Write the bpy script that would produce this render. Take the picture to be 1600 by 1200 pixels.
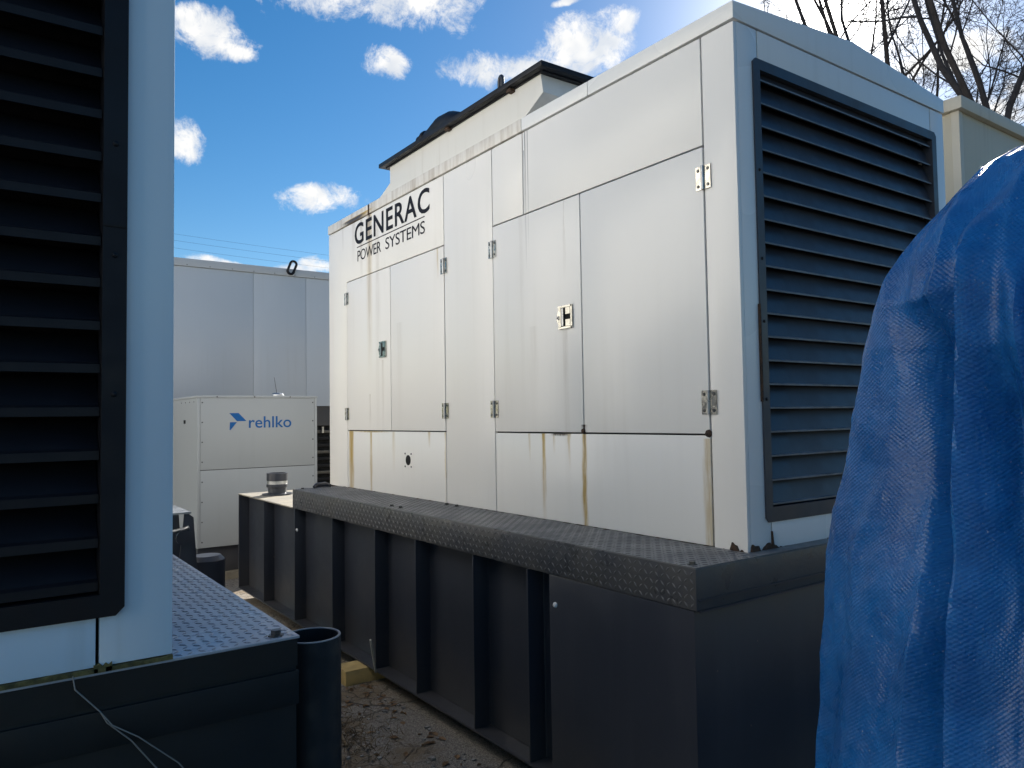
import bpy, bmesh, math, random
from mathutils import Vector, Matrix, noise
scene = bpy.context.scene
for o in list(bpy.data.objects): bpy.data.objects.remove(o)
C = scene.collection
R = math.radians

# ------------------------------------------------------------------ camera
YAW, PITCH, ROLL, LENS = 0.95184, 0.04462, -0.01555, 26.59
CAM = Vector((0, 0, 1.7))
fwd = Vector((math.cos(YAW)*math.cos(PITCH), math.sin(YAW)*math.cos(PITCH), math.sin(PITCH)))
r0 = Vector((math.sin(YAW), -math.cos(YAW), 0)); u0 = r0.cross(fwd)
right = r0*math.cos(ROLL)+u0*math.sin(ROLL); up = u0*math.cos(ROLL)-r0*math.sin(ROLL)
cd = bpy.data.cameras.new('camera'); cam = bpy.data.objects.new('camera', cd); C.objects.link(cam)
cd.lens = LENS; cd.sensor_width = 36; cd.clip_start = 0.05; cd.clip_end = 2000
M = Matrix((right, up, -fwd)).transposed().to_4x4(); M.translation = CAM
cam.matrix_world = M
scene.camera = cam
def sky_dir(x, y):            # direction in the sky seen at a place of the 1600 x 1200 photograph
    f = LENS/36*1600
    return (fwd+right*((x-800)/f)-up*((y-600)/f)).normalized()

# ------------------------------------------------------------------ world, sun, exposure
EXPOSURE = 1.3
SAT = 1.42
SKY = 0.05
SUN_DIR = sky_dir(1310, 12)
el = math.asin(SUN_DIR.z); az = math.atan2(SUN_DIR.y, SUN_DIR.x)
scene.view_settings.view_transform = 'Standard'; scene.view_settings.look = 'None'
scene.view_settings.gamma = 1; scene.view_settings.exposure = EXPOSURE
scene.view_settings.use_curve_mapping = False
cy = scene.cycles
cy.max_bounces = 4; cy.diffuse_bounces = 3; cy.glossy_bounces = 2; cy.transmission_bounces = 2; cy.transparent_max_bounces = 2
cy.caustics_reflective = False; cy.caustics_refractive = False
world = bpy.data.worlds.new('World'); scene.world = world; world.use_nodes = True
wt = world.node_tree; wt.nodes.clear()
class NG:
    """small helper to write node graphs as expressions"""
    def __init__(s, t): s.t = t
    def new(s, typ, **k):
        n = s.t.nodes.new(typ)
        for a, b in k.items(): setattr(n, a, b)
        return n
    def put(s, sock, v):
        if isinstance(v, bpy.types.NodeSocket): s.t.links.new(v, sock)
        elif v is not None: sock.default_value = v
    def m(s, op, a, b=None, c=None, clamp=False):
        n = s.new('ShaderNodeMath', operation=op, use_clamp=clamp)
        for i, v in enumerate((a, b, c)):
            if v is not None: s.put(n.inputs[i], v)
        return n.outputs[0]
    def v(s, op, a, b=None, out=0):
        n = s.new('ShaderNodeVectorMath', operation=op)
        s.put(n.inputs[0], a)
        if b is not None: s.put(n.inputs['Scale' if op == 'SCALE' else 1], b)
        return n.outputs['Value'] if op == 'DOT_PRODUCT' else n.outputs[0]
    def noise(s, vec, scale, detail=4, rough=.5, out='Fac', dist=0):
        n = s.new('ShaderNodeTexNoise'); s.put(n.inputs['Vector'], vec)
        n.inputs['Scale'].default_value = scale; n.inputs['Detail'].default_value = detail
        n.inputs['Roughness'].default_value = rough; n.inputs['Distortion'].default_value = dist
        return n.outputs[out]
    def mix(s, f, a, b, blend='MIX'):
        n = s.new('ShaderNodeMix', data_type='RGBA', blend_type=blend)
        s.put(n.inputs[0], f); s.put(n.inputs[6], a); s.put(n.inputs[7], b); return n.outputs[2]
    def rng(s, v, a, b, c=0., d=1., smooth=True):
        n = s.new('ShaderNodeMapRange', interpolation_type='SMOOTHSTEP' if smooth else 'LINEAR', clamp=True)
        s.put(n.inputs[0], v)
        for i, x in enumerate((a, b, c, d)): n.inputs[i+1].default_value = x
        return n.outputs[0]
try: world.cycles.sampling_method = 'MANUAL'; world.cycles.sample_map_resolution = 512
except Exception: pass
g = NG(wt)
sky = g.new('ShaderNodeTexSky', sky_type='NISHITA', sun_disc=False)
sky.sun_elevation = el; sky.sun_rotation = math.pi/2-az
sky.air_density = 1.0; sky.dust_density = 0.2; sky.ozone_density = 1.6; sky.altitude = 200
d = g.new('ShaderNodeTexCoord').outputs['Generated']
dn = g.v('NORMALIZE', d)
warp = g.v('SUBTRACT', g.noise(dn, 9, 1, .5, 'Color'), (.5, .5, .5))
dw = g.v('ADD', dn, g.v('SCALE', warp, .075))
clouds = [(320, 52, 72, 46), (368, 84, 34, 22), (590, -22, 165, 52), (615, 115, 30, 32), (752, 105, 62, 38),
          (835, 118, 60, 32), (905, 82, 78, 42), (948, 46, 36, 28), (500, 322, 58, 30), (360, 408, 60, 12),
          (455, 414, 70, 18), (282, 236, 34, 40), (1475, 105, 120, 32), (1390, 122, 70, 22), (1580, 172, 60, 30),
          (890, 10, 18, 10), (1650, 130, 90, 40)]
F = LENS/36*1600
acc = None
for (x, y, a, b) in clouds:
    c = sky_dir(x, y); e2 = (up-c*up.dot(c)).normalized(); e1 = c.cross(e2)
    s = F*(1+((x-800)**2+(y-600)**2)/F**2)**.5
    p = g.v('DOT_PRODUCT', dw, tuple(e1*(s/a))); q = g.v('DOT_PRODUCT', dw, tuple(e2*(s/b)))
    dd = g.m('MULTIPLY_ADD', p, p, g.m('MULTIPLY', q, q))
    acc = dd if acc is None else g.m('MINIMUM', acc, dd)
blob = g.m('MULTIPLY', g.m('SUBTRACT', 1.0, acc), 1.5)
# the rest of the sky carries the same broken cumulus
flat = g.v('MULTIPLY', dn, (1, 1, 2.2))
low = g.m('MULTIPLY', g.m('SUBTRACT', g.noise(flat, 3.4, 2, .5), .63), 9)
away = g.rng(g.v('DOT_PRODUCT', dn, tuple(fwd)), .80, .70)
other = g.m('SUBTRACT', g.m('MULTIPLY', g.m('ADD', low, 3), away), 3)
field = g.m('MAXIMUM', g.m('MAXIMUM', blob, -2.0), other)
fine = g.noise(dn, 26, 6, .72, dist=.3)
dens = g.rng(g.m('ADD', field, g.m('MULTIPLY', g.m('SUBTRACT', fine, .55), 5.2)), -.45, 1.25)
sep = g.new('ShaderNodeSeparateXYZ'); g.put(sep.inputs[0], dn)
dens = g.m('MULTIPLY', dens, g.rng(sep.outputs[2], 0, .03))
shade = g.rng(g.noise(g.v('ADD', dn, (0, 0, .015)), 22, 2, .55), .35, .62)
ccol = g.mix(shade, (6.0, 6.4, 7.0, 1), (8.6, 8.5, 8.3, 1))
sd = g.v('DOT_PRODUCT', dn, tuple(SUN_DIR)); sx = g.m('SUBTRACT', 1.0, sd)
glow = g.m('ADD', g.m('MULTIPLY', g.m('POWER', math.e, g.m('MULTIPLY', sx, -1000.)), 90.), g.m('MULTIPLY', g.m('POWER', math.e, g.m('MULTIPLY', sx, -110.)), 8.))
hs = g.new('ShaderNodeHueSaturation'); hs.inputs['Saturation'].default_value = SAT; g.put(hs.inputs['Color'], sky.outputs[0])
col = g.mix(dens, hs.outputs[0], ccol)
gl = g.new('ShaderNodeCombineColor'); g.put(gl.inputs[0], glow); g.put(gl.inputs[1], g.m('MULTIPLY', glow, .97)); g.put(gl.inputs[2], g.m('MULTIPLY', glow, .9))
col = g.mix(1.0, col, gl.outputs[0], 'ADD')
bg = g.new('ShaderNodeBackground'); g.put(bg.inputs[0], col); bg.inputs[1].default_value = SKY
wo = g.new('ShaderNodeOutputWorld'); wt.links.new(bg.outputs[0], wo.inputs[0])
sl = bpy.data.lights.new('sun', 'SUN'); sl.energy = 5.0; sl.angle = R(.53); sl.color = (1, .95, .87)
so = bpy.data.objects.new('sun', sl); C.objects.link(so); so.rotation_euler = (-SUN_DIR).to_track_quat('-Z', 'Y').to_euler()
so.location = (0, 0, 30)

# ------------------------------------------------------------------ mesh helpers
ORG = {}
class MB:
    def __init__(s): s.v = []; s.f = []; s.mi = []
    def add(s, vs, fs, mi=0):
        n = len(s.v); s.v += [tuple(p) for p in vs]; s.f += [tuple(i+n for i in f) for f in fs]; s.mi += [mi]*len(fs); return s
    def box(s, x0, x1, y0, y1, z0, z1, mi=0):
        return s.add([(x0,y0,z0),(x1,y0,z0),(x1,y1,z0),(x0,y1,z0),(x0,y0,z1),(x1,y0,z1),(x1,y1,z1),(x0,y1,z1)],
                     [(0,3,2,1),(4,5,6,7),(0,1,5,4),(1,2,6,5),(2,3,7,6),(3,0,4,7)], mi)
    def prism(s, poly, axis, a, b, mi=0):
        """poly: 2D points in the two remaining axes, swept along axis from a to b"""
        k = 'xyz'.index(axis); n = len(poly)
        def pt(p, t): q = list(p); q.insert(k, t); return q
        vs = [pt(p, a) for p in poly]+[pt(p, b) for p in poly]
        fs = [tuple(range(n)), tuple(range(2*n-1, n-1, -1))]+[(i, n+i, n+(i+1) % n, (i+1) % n) for i in range(n)]
        return s.add(vs, fs, mi)
    def tube(s, pts, rad, n=8, mi=0, cap=True, closed=False):
        pts = [Vector(p) for p in pts]; m = len(pts)
        rad = [rad]*m if isinstance(rad, (int, float)) else rad
        base = len(s.v); prev = None
        for i, p in enumerate(pts):
            t = (pts[(i+1) % m if closed else min(i+1, m-1)]-pts[(i-1) % m if closed else max(i-1, 0)])
            t = t.normalized() if t.length > 1e-9 else Vector((0, 0, 1))
            if prev is None: a = t.orthogonal().normalized()
            else:
                a = prev-t*prev.dot(t); a = a.normalized() if a.length > 1e-6 else t.orthogonal().normalized()
            prev = a; b = t.cross(a); rr = rad[i]
            for k in range(n):
                w = 2*math.pi*k/n; q = p+a*(rr*math.cos(w))+b*(rr*math.sin(w)); s.v.append((q.x, q.y, q.z))
        rows = m if closed else m-1
        for i in range(rows):
            j = (i+1) % m
            for k in range(n):
                l = (k+1) % n
                s.f.append((base+i*n+k, base+i*n+l, base+j*n+l, base+j*n+k)); s.mi.append(mi)
        if cap and not closed:
            s.f.append(tuple(base+k for k in range(n-1, -1, -1))); s.f.append(tuple(base+(m-1)*n+k for k in range(n))); s.mi += [mi, mi]
        return s
    def lathe(s, prof, c, axis='z', n=24, mi=0):
        base = len(s.v); m = len(prof)
        for (r, h) in prof:
            for k in range(n):
                w = 2*math.pi*k/n; a, b = r*math.cos(w), r*math.sin(w)
                q = {'z': (a, b, h), 'y': (a, h, -b), 'x': (h, a, b)}[axis]
                s.v.append((c[0]+q[0], c[1]+q[1], c[2]+q[2]))
        for i in range(m-1):
            for k in range(n):
                l = (k+1) % n; s.f.append((base+i*n+k, base+i*n+l, base+(i+1)*n+l, base+(i+1)*n+k)); s.mi.append(mi)
        return s
    def mesh(s, name, mats, org=(0, 0, 0), bevel=0, smooth=False, seg=2):
        me = bpy.data.meshes.new(name)
        me.from_pydata([(p[0]-org[0], p[1]-org[1], p[2]-org[2]) for p in s.v], [], s.f)
        for mm in (mats if isinstance(mats, (list, tuple)) else [mats]): me.materials.append(mm)
        me.polygons.foreach_set('material_index', s.mi)
        bm = bmesh.new(); bm.from_mesh(me)
        if not smooth or bevel: bmesh.ops.recalc_face_normals(bm, faces=bm.faces)
        if bevel:
            ed = [e for e in bm.edges if len(e.link_faces) == 2 and e.calc_face_angle(0) > .5]
            bmesh.ops.bevel(bm, geom=ed, offset=bevel, segments=seg, affect='EDGES', profile=.6, clamp_overlap=True)
        bm.to_mesh(me); bm.free()
        if smooth or bevel:
            me.polygons.foreach_set('use_smooth', [True]*len(me.polygons))
            try: me.set_sharp_from_angle(angle=R(40))
            except Exception: pass
        me.update(); return me
    def build(s, name, mats, parent=None, **k):
        org = ORG[parent] if parent else Vector((0, 0, 0))
        o = bpy.data.objects.new(name, s.mesh(name, mats, org, **k)); C.objects.link(o)
        if parent: o.parent = parent
        ORG[o] = org; return o
def tag(o, label=None, cat=None, group=None, kind=None):
    for k, v in (('label', label), ('category', cat), ('group', group), ('kind', kind)):
        if v: o[k] = v
    return o
def thing(name, label, cat, loc, group=None):
    o = bpy.data.objects.new(name, None); C.objects.link(o); o.location = loc; o.empty_display_size = .2
    ORG[o] = Vector(loc); return tag(o, label, cat, group)
def shared(name, me, parent, pos, rot=(0, 0, 0)):
    o = bpy.data.objects.new(name, me); C.objects.link(o); o.parent = parent
    o.location = Vector(pos)-ORG[parent]; o.rotation_euler = rot; ORG[o] = Vector(pos); return o
def single(name, mb, mats, label, cat, group=None, kind=None, base=None, **k):
    org = Vector(base) if base else Vector((0, 0, 0))
    o = bpy.data.objects.new(name, mb.mesh(name, mats, org, **k)); C.objects.link(o); o.location = org
    ORG[o] = org; return tag(o, label, cat, group, kind)

# ------------------------------------------------------------------ materials
def mat(name, col, rough=.5, metal=0, var=.12, vscale=6., bump=0., bscale=40., rvar=.12, spec=.5, col2=None, coat=0, extra=None):
    m = bpy.data.materials.new(name); m.use_nodes = True; n = NG(m.node_tree)
    b = m.node_tree.nodes['Principled BSDF']
    p = n.new('ShaderNodeTexCoord').outputs['Object']
    f = n.rng(n.noise(p, vscale, 6, .6), .3, .7)
    c2 = col2 or tuple(x*(1-var*2) for x in col)
    c = n.mix(f, (*c2, 1), (*col, 1))
    if extra: c = extra(n, p, c, b)
    n.put(b.inputs['Base Color'], c)
    if not b.inputs['Roughness'].is_linked:
        n.put(b.inputs['Roughness'], n.rng(n.noise(p, vscale*2.3, 5, .6), .3, .7, max(0, rough-rvar), min(1, rough+rvar)))
    b.inputs['Metallic'].default_value = metal; b.inputs['Specular IOR Level'].default_value = spec
    if coat: b.inputs['Coat Weight'].default_value = coat; b.inputs['Coat Roughness'].default_value = .12
    if bump:
        bn = n.new('ShaderNodeBump'); bn.inputs['Strength'].default_value = bump; bn.inputs['Distance'].default_value = .01
        n.put(bn.inputs['Height'], n.noise(p, bscale, 5, .6)); n.put(b.inputs['Normal'], bn.outputs[0])
    return m
def paint(name, col, rough=.32, streaks=(), root=None, dirt=.25, wav=.05, lidgrime=False):
    """gloss sheet-metal paint: faint oil-canning, grime, rust runs at given places (y, half width, z top, z bottom, strength, tint)"""
    m = bpy.data.materials.new(name); m.use_nodes = True; n = NG(m.node_tree); b = m.node_tree.nodes['Principled BSDF']
    tc = n.new('ShaderNodeTexCoord')
    if root: tc.object = root
    p = tc.outputs['Object']
    sp = n.new('ShaderNodeSeparateXYZ'); n.put(sp.inputs[0], p)
    oy, oz = sp.outputs[1], sp.outputs[2]
    st = n.v('MULTIPLY', p, (9, 9, .55))
    runs = n.rng(n.noise(st, 1.6, 3, .5), .48, .80)
    cl = n.rng(n.noise(p, .9, 1, .5), .35, .7)
    c = n.mix(n.m('MULTIPLY', runs, n.m('MULTIPLY', cl, dirt)), (*col, 1), (col[0]*.52, col[1]*.48, col[2]*.40, 1))
    c = n.mix(n.m('MULTIPLY', n.rng(n.noise(p, 1.1, 2, .5), .35, .75), .10), c, (col[0]*.7, col[1]*.72, col[2]*.72, 1))
    if lidgrime:
        gr = n.rng(n.noise(n.v('MULTIPLY', p, (3, 3, .35)), 2.6, 6, .7), .42, .66)
        c = n.mix(n.m('MULTIPLY', gr, .62), c, (.30, .235, .17, 1))
    if streaks:
        wob = n.m('MULTIPLY', n.m('SUBTRACT', n.noise(n.v('MULTIPLY', p, (1, 14, 1.6)), 2.5, 4, .6), .5), .05)
        pat = n.rng(n.noise(n.v('MULTIPLY', p, (1, 40, 2.5)), 2.2, 5, .65), .28, .62)
        oyw = n.m('ADD', oy, wob)
        tints = {'rust': (.44, .29, .06, 1), 'dark': (.055, .035, .022, 1), 'grime': (.30, .25, .19, 1), 'black': (.05, .05, .055, 1)}
        for t, tc_ in tints.items():
            a = None
            for (y, w, z1, z0, s, tt) in streaks:
                if tt != t: continue
                y -= ORG[root].y; z1 -= ORG[root].z; z0 -= ORG[root].z
                dx = n.m('ABSOLUTE', n.m('SUBTRACT', oyw if w > .008 else oy, y))
                ma = n.m('MULTIPLY', n.rng(dx, w, w*.15), n.rng(oz, z0, z1, 0, s, False))
                ma = n.m('MULTIPLY', ma, n.m('LESS_THAN', oz, z1))
                a = ma if a is None else n.m('MAXIMUM', a, ma)
            if a is not None:
                c = n.mix(n.m('MULTIPLY', a, n.m('MULTIPLY_ADD', pat, .65, .35), clamp=True), c, tc_)
    n.put(b.inputs['Base Color'], c)
    n.put(b.inputs['Roughness'], n.m('ADD', rough-.02, n.m('MULTIPLY', n.noise(p, 1.3, 1, .4), .05)))
    bn = n.new('ShaderNodeBump'); bn.inputs['Strength'].default_value = .35; bn.inputs['Distance'].default_value = .02
    h = n.m('MULTIPLY', n.noise(p, 1.1, 1, .4), wav*6)
    n.put(bn.inputs['Height'], h); n.put(b.inputs['Normal'], bn.outputs[0])
    return m

seam_dark = mat('seam_dark', (.05, .05, .05), .8)
def worn_black(n, p, c, b):
    dust = n.rng(n.noise(n.v('MULTIPLY', p, (7, 7, .5)), 2.0, 5, .6), .45, .8)
    c = n.mix(n.m('MULTIPLY', dust, .25), c, (.055, .060, .070, 1))
    mud = n.rng(n.m('ADD', p_z(n, p), n.m('MULTIPLY', n.noise(p, 4, 5, .65), .5)), .62, .22)
    c = n.mix(n.m('MULTIPLY', mud, .28), c, (.11, .095, .075, 1))
    chip = n.rng(n.noise(p, 38, 3, .6), .73, .76)
    return n.mix(n.m('MULTIPLY', chip, .6), c, (.16, .12, .09, 1))
def p_z(n, p):
    q = n.new('ShaderNodeSeparateXYZ'); n.put(q.inputs[0], p); return q.outputs[2]
black_paint = mat('black_paint', (.031, .036, .050), .36, var=.08, vscale=1.5, bump=.05, bscale=2.5, rvar=.06, extra=worn_black)
black_tread = mat('black_tread', (.05, .053, .062), .36, var=.22, vscale=4, col2=(.075, .073, .07), bump=.1, bscale=60)
louvre_black = mat('louvre_black', (.008, .009, .013), .5, var=.15, vscale=3, spec=.28)
louvre_lit_edge = mat('louvre_lit_edge', (.17, .18, .20), .5, var=.25, vscale=6)  # paler lip colour stands in for light caught on the blade edges
louvre_hazed = mat('louvre_hazed', (.042, .048, .064), .42, var=.15, vscale=2, spec=.4)  # dark louvre colour lightened to carry the flare haze
chrome = mat('chrome', (.56, .54, .48), .24, 1, var=.2, vscale=30, rvar=.1)
steel = mat('steel', (.42, .42, .42), .35, 1, var=.15, vscale=30)
screw_dark = mat('screw_dark', (.10, .10, .10), .4, .8)
ink = mat('ink', (.008, .008, .014), .6, var=.1, spec=.2)
ink_blue = mat('ink_blue', (.004, .11, .36), .5, var=.08, spec=.25)
rust = mat('rust_flake', (.085, .045, .024), .9, var=.3, vscale=60, bump=.8, bscale=90, col2=(.025, .017, .013))
moss = mat('lichen_edge', (.16, .14, .05), .9, vscale=50, col2=(.05, .05, .02))
timber = mat('timber', (.62, .44, .17), .8, vscale=9, col2=(.46, .32, .13), bump=.4, bscale=30)
timber_grey = mat('timber_grey', (.30, .26, .19), .85, vscale=9, col2=(.18, .15, .11), bump=.4, bscale=30)
hole = mat('hole_dark', (.008, .008, .008), .9)
galv = mat('galvanised', (.55, .56, .56), .38, .9, vscale=18, col2=(.36, .37, .38))
tan_paint = paint('tan_paint', (.56, .50, .38), .5, dirt=.3)
tan_trim = paint('tan_trim', (.60, .55, .45), .5, dirt=.3)
grey_paint = paint('grey_paint', (.47, .515, .57), .28, dirt=.12, wav=.07)
grey_paint_dim = paint('grey_trim', (.43, .46, .50), .35, dirt=.12)
cabinet_paint = paint('cabinet_paint', (.37, .395, .41), .42, dirt=.08, wav=.02)
bark = mat('bark', (.075, .062, .058), .9, vscale=7, col2=(.04, .034, .034), bump=.6, bscale=25)
twig_bark = mat('twig_bark', (.075, .062, .06), .9, vscale=5, col2=(.045, .038, .038))

# ------------------------------------------------------------------ ground
def asphalt(name, k):
    m = bpy.data.materials.new(name); m.use_nodes = True; n = NG(m.node_tree); b = m.node_tree.nodes['Principled BSDF']
    p = n.new('ShaderNodeTexCoord').outputs['Object']
    pw = n.v('ADD', p, n.v('SCALE', n.v('SUBTRACT', n.noise(p, 3, 4, .6, 'Color'), (.5, .5, .5)), .22))
    vo = n.new('ShaderNodeTexVoronoi', feature='DISTANCE_TO_EDGE'); n.put(vo.inputs['Vector'], pw); vo.inputs['Scale'].default_value = 9
    vo2 = n.new('ShaderNodeTexVoronoi', feature='DISTANCE_TO_EDGE'); n.put(vo2.inputs['Vector'], pw); vo2.inputs['Scale'].default_value = 1.3
    area = n.rng(n.noise(p, 1.1, 3, .5), .42, .58)
    cr = n.m('MAXIMUM', n.m('MULTIPLY', n.rng(vo.outputs['Distance'], .026, .006), area), n.m('MULTIPLY', n.rng(vo2.outputs['Distance'], .012, .003), n.rng(n.noise(p, .7, 3, .5), .45, .6)))
    agg = n.noise(p, 160, 3, .7); ag2 = n.noise(p, 45, 4, .7)
    c = n.mix(n.rng(agg, .35, .68), (.085, .073, .058, 1), (.40, .35, .29, 1))
    c = n.mix(n.m('MULTIPLY', n.rng(ag2, .5, .72), .5), c, (.18, .17, .15, 1))
    dirt = n.rng(n.noise(n.v('ADD', p, (3.1, .7, 0)), 1.6, 6, .62), .44, .60)
    c = n.mix(n.m('MULTIPLY', dirt, .72), c, (.17, .115, .058, 1))
    c = n.mix(n.m('MULTIPLY', cr, .75), c, (.045, .036, .026, 1))
    c = n.mix(1.0, c, (k, k, k, 1), 'MULTIPLY')
    n.put(b.inputs['Base Color'], c); b.inputs['Roughness'].default_value = .9
    h = n.m('SUBTRACT', n.m('ADD', n.m('MULTIPLY', agg, .35), n.m('MULTIPLY', ag2, .5)), n.m('MULTIPLY', cr, 1.6))
    bn = n.new('ShaderNodeBump'); bn.inputs['Strength'].default_value = .9; bn.inputs['Distance'].default_value = .008
    n.put(bn.inputs['Height'], h); n.put(b.inputs['Normal'], bn.outputs[0]); return m
gm = MB(); S_ = 600
gm.add([(-S_, -S_, 0), (S_, -S_, 0), (S_, S_, 0), (-S_, S_, 0)], [(0, 1, 2, 3)])
tag(gm.build('ground', asphalt('dark_asphalt', .33)), kind='structure')
sm = MB(); rg = random.Random(8); edge = []
for k in range(60):
    a = 2*math.pi*k/60; ex_, ey_ = 2.4+2.6*math.copysign(abs(math.cos(a))**.35, math.cos(a)), 5.6+4.3*math.copysign(abs(math.sin(a))**.35, math.sin(a))
    edge.append((ex_+rg.uniform(-.12, .12), ey_+rg.uniform(-.12, .12)))
sm.prism(edge, 'z', -.02, .004)
tag(sm.build('lane_lifted_sheet', asphalt('lifted_asphalt', 1.0)), kind='structure')  # added paler asphalt sheet lifts the shaded lane; open ground stays dark

# ------------------------------------------------------------------ shared pieces
def hinge_mesh():
    b = MB()
    for s in (-1, 1):
        b.box(-.004, 0, min(s*.007, s*.039), max(s*.007, s*.039), -.05, .05, 0)
        for z in (-.034, .034): b.lathe([(0, -.007), (.006, -.007), (.0075, -.004), (.0075, -.003)], (0, s*.026, z), 'x', 10, 1)
    b.lathe([(0, -.05), (.0085, -.05), (.0085, .05), (0, .05)], (-.006, 0, 0), 'z', 12, 2)
    return b.mesh('hinge', [chrome, screw_dark, steel], bevel=0)
HINGE = hinge_mesh()
def latch_mesh():
    b = MB()            # y grows away from the viewer's right: the pointed key side is +y
    out = [(-.062, -.058), (.045, -.058), (.068, 0), (.045, .058), (-.062, .058)]
    b.prism(out, 'x', -.004, 0, 0)
    for (y0, y1, z0, z1) in ((-.064, .048, .050, .060), (-.064, .048, -.060, -.050), (-.066, -.054, -.060, .060), (.024, .034, -.052, .052)):
        b.box(-.010, -.003, y0, y1, z0, z1, 0)
    b.box(-.0052, -.0045, -.054, .024, -.050, .050, 1)
    b.box(-.016, -.005, -.003, .012, -.046, .046, 2)
    for z in (-.031, .031): b.box(-.010, -.0055, -.050, -.014, z-.017, z+.017, 0)
    b.lathe([(0, -.012), (.010, -.012), (.011, -.004)], (0, .048, 0), 'x', 14, 2)
    b.lathe([(0, -.0135), (.004, -.0135), (.004, -.011)], (0, .048, 0), 'x', 8, 1)
    return b.mesh('latch', [chrome, hole, steel])
LATCH = latch_mesh()
def bolt_mesh(r=.012, h=.012, m=None):
    b = MB(); b.lathe([(r*1.6, 0), (r*1.6, h*.25), (r, h*.25), (r, h), (0, h)], (0, 0, 0), 'z', 6)
    return b.mesh('bolt', m or screw_dark)
BOLT = bolt_mesh()
def blade_mesh(w, flat=False):
    b = MB(); t = .003
    pr = [(0, 0), (0, .007), (.007, .011), (.044, .113), (.047, .111), (.011, .006), (.008, 0)] if flat else [(0, .0), (0, .020), (.012, .026), (.078, .096), (.080, .094), (.014, .022), (.004, .017), (.004, 0)]
    b.prism(pr, 'x', 0, w)
    if flat: b.mi[2] = b.mi[3] = 1
    return b.mesh('louvre_blade', [louvre_hazed, louvre_lit_edge] if flat else [louvre_black])
def louvre(root, x0, x1, y, z0, z1, fw=.045, pitch=.0985, ch=.018, fb=.06, flat=False, proud=.014):
    """dark louvre: chamfered frame strips, blades, shadow box behind"""
    b = MB(); o = [(x0+ch, z0), (x1-ch, z0), (x1, z0+ch), (x1, z1-ch), (x1-ch, z1), (x0+ch, z1), (x0, z1-ch), (x0, z0+ch)]
    i = [(x0+fw, z0+fb), (x1-fw, z0+fb), (x1-fw, z0+fb), (x1-fw, z1-fw), (x1-fw, z1-fw), (x0+fw, z1-fw), (x0+fw, z1-fw), (x0+fw, z0+fb)]
    ya, yb = y-proud, y+.05
    vs = [(p[0], ya, p[1]) for p in o]+[(p[0], ya, p[1]) for p in i]+[(p[0], yb, p[1]) for p in o]+[(p[0], yb, p[1]) for p in i]
    fs = []
    for k in range(8):
        l = (k+1) % 8
        fs += [(k, l, 8+l, 8+k), (16+k, 24+k, 24+l, 16+l), (k, 16+k, 16+l, l), (8+k, 8+l, 24+l, 24+k)]
    b.add(vs, fs); fr = b.build('louvre_frame', louvre_hazed if flat else louvre_black, root)
    rb = random.Random(6)
    bm = MB(); bm.box(x0+.01, x1-.01, y+.11, y+.12, z0+.01, z1-.01); bm.build('louvre_backing', hole, root)
    me = blade_mesh(x1-x0-2*fw-.004, flat); z = z0+fb+.006
    while z < z1-fw-.02:
        shared('louvre_blade', me, root, (x0+fw+.002, y+.004, z+rb.uniform(-.001, .001)), (rb.uniform(-.02, .02), rb.uniform(-.0008, .0008), 0)); z += pitch
    for zz in (z0+.5, z0+.82, z0+1.08, z0+1.45):
        for xx in (x0+fw*.5, x1-fw*.5):
            shared('rivet', RIV, root, (xx, y-proud, zz), (R(90), 0, 0))
RIV = MB().lathe([(.007, 0), (.006, .003), (.002, .005), (0, .005)], (0, 0, 0), 'z', 10).mesh('rivet', louvre_black, smooth=True)
def lugs(name, parent, spots, mats):
    """raised diamonds of tread plate: spots = (origin, u axis, v axis, normal, nu, nv, pitch)"""
    b = MB()
    for (o, u, v, nn, nu, nv, pt) in spots:
        o, u, v, nn = Vector(o), Vector(u), Vector(v), Vector(nn)
        for i in range(nu):
            for j in range(nv):
                c = o+u*((i+.5)*pt)+v*((j+.5)*pt)
                a = (u+v).normalized() if (i+j) % 2 else (u-v).normalized(); e = nn.cross(a)
                L, W_, H = pt*.46, pt*.15, pt*.085
                b.add([c+a*L, c+e*W_, c-a*L, c-e*W_, c+a*L*.45+nn*H, c-a*L*.45+nn*H],
                      [(0, 1, 4), (1, 5, 4), (1, 2, 5), (2, 3, 5), (3, 4, 5), (3, 0, 4)])
    return tag(b.build(name, mats, parent), kind='stuff')
def text_part(name, s, parent, mat_, o, ux, uz, width, height, bold=0., depth=.0015, sp=1.0):
    """lettering fitted to width x height; o = lower left corner, ux reading direction"""
    cu = bpy.data.curves.new(name, 'FONT'); cu.body = s; cu.size = 1; cu.offset = bold; cu.resolution_u = 4; cu.space_character = sp
    t = bpy.data.objects.new(name, cu); C.objects.link(t)
    bpy.context.view_layer.update()
    me = bpy.data.meshes.new_from_object(t.evaluated_get(bpy.context.evaluated_depsgraph_get()))
    bpy.data.objects.remove(t)
    xs = [v.co.x for v in me.vertices]; ys = [v.co.y for v in me.vertices]
    x0, x1, y0, y1 = min(xs), max(xs), min(ys), max(ys)
    o, ux, uz = Vector(o), Vector(ux), Vector(uz); nn = ux.cross(uz)
    for v in me.vertices:
        v.co = o+ux*((v.co.x-x0)/(x1-x0)*width)+uz*((v.co.y-y0)/(y1-y0)*height)+nn*depth-ORG[parent]
    me.materials.clear(); me.materials.append(mat_)
    ob = bpy.data.objects.new(name, me); C.objects.link(ob); ob.parent = parent; ORG[ob] = ORG[parent]; return ob

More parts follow.
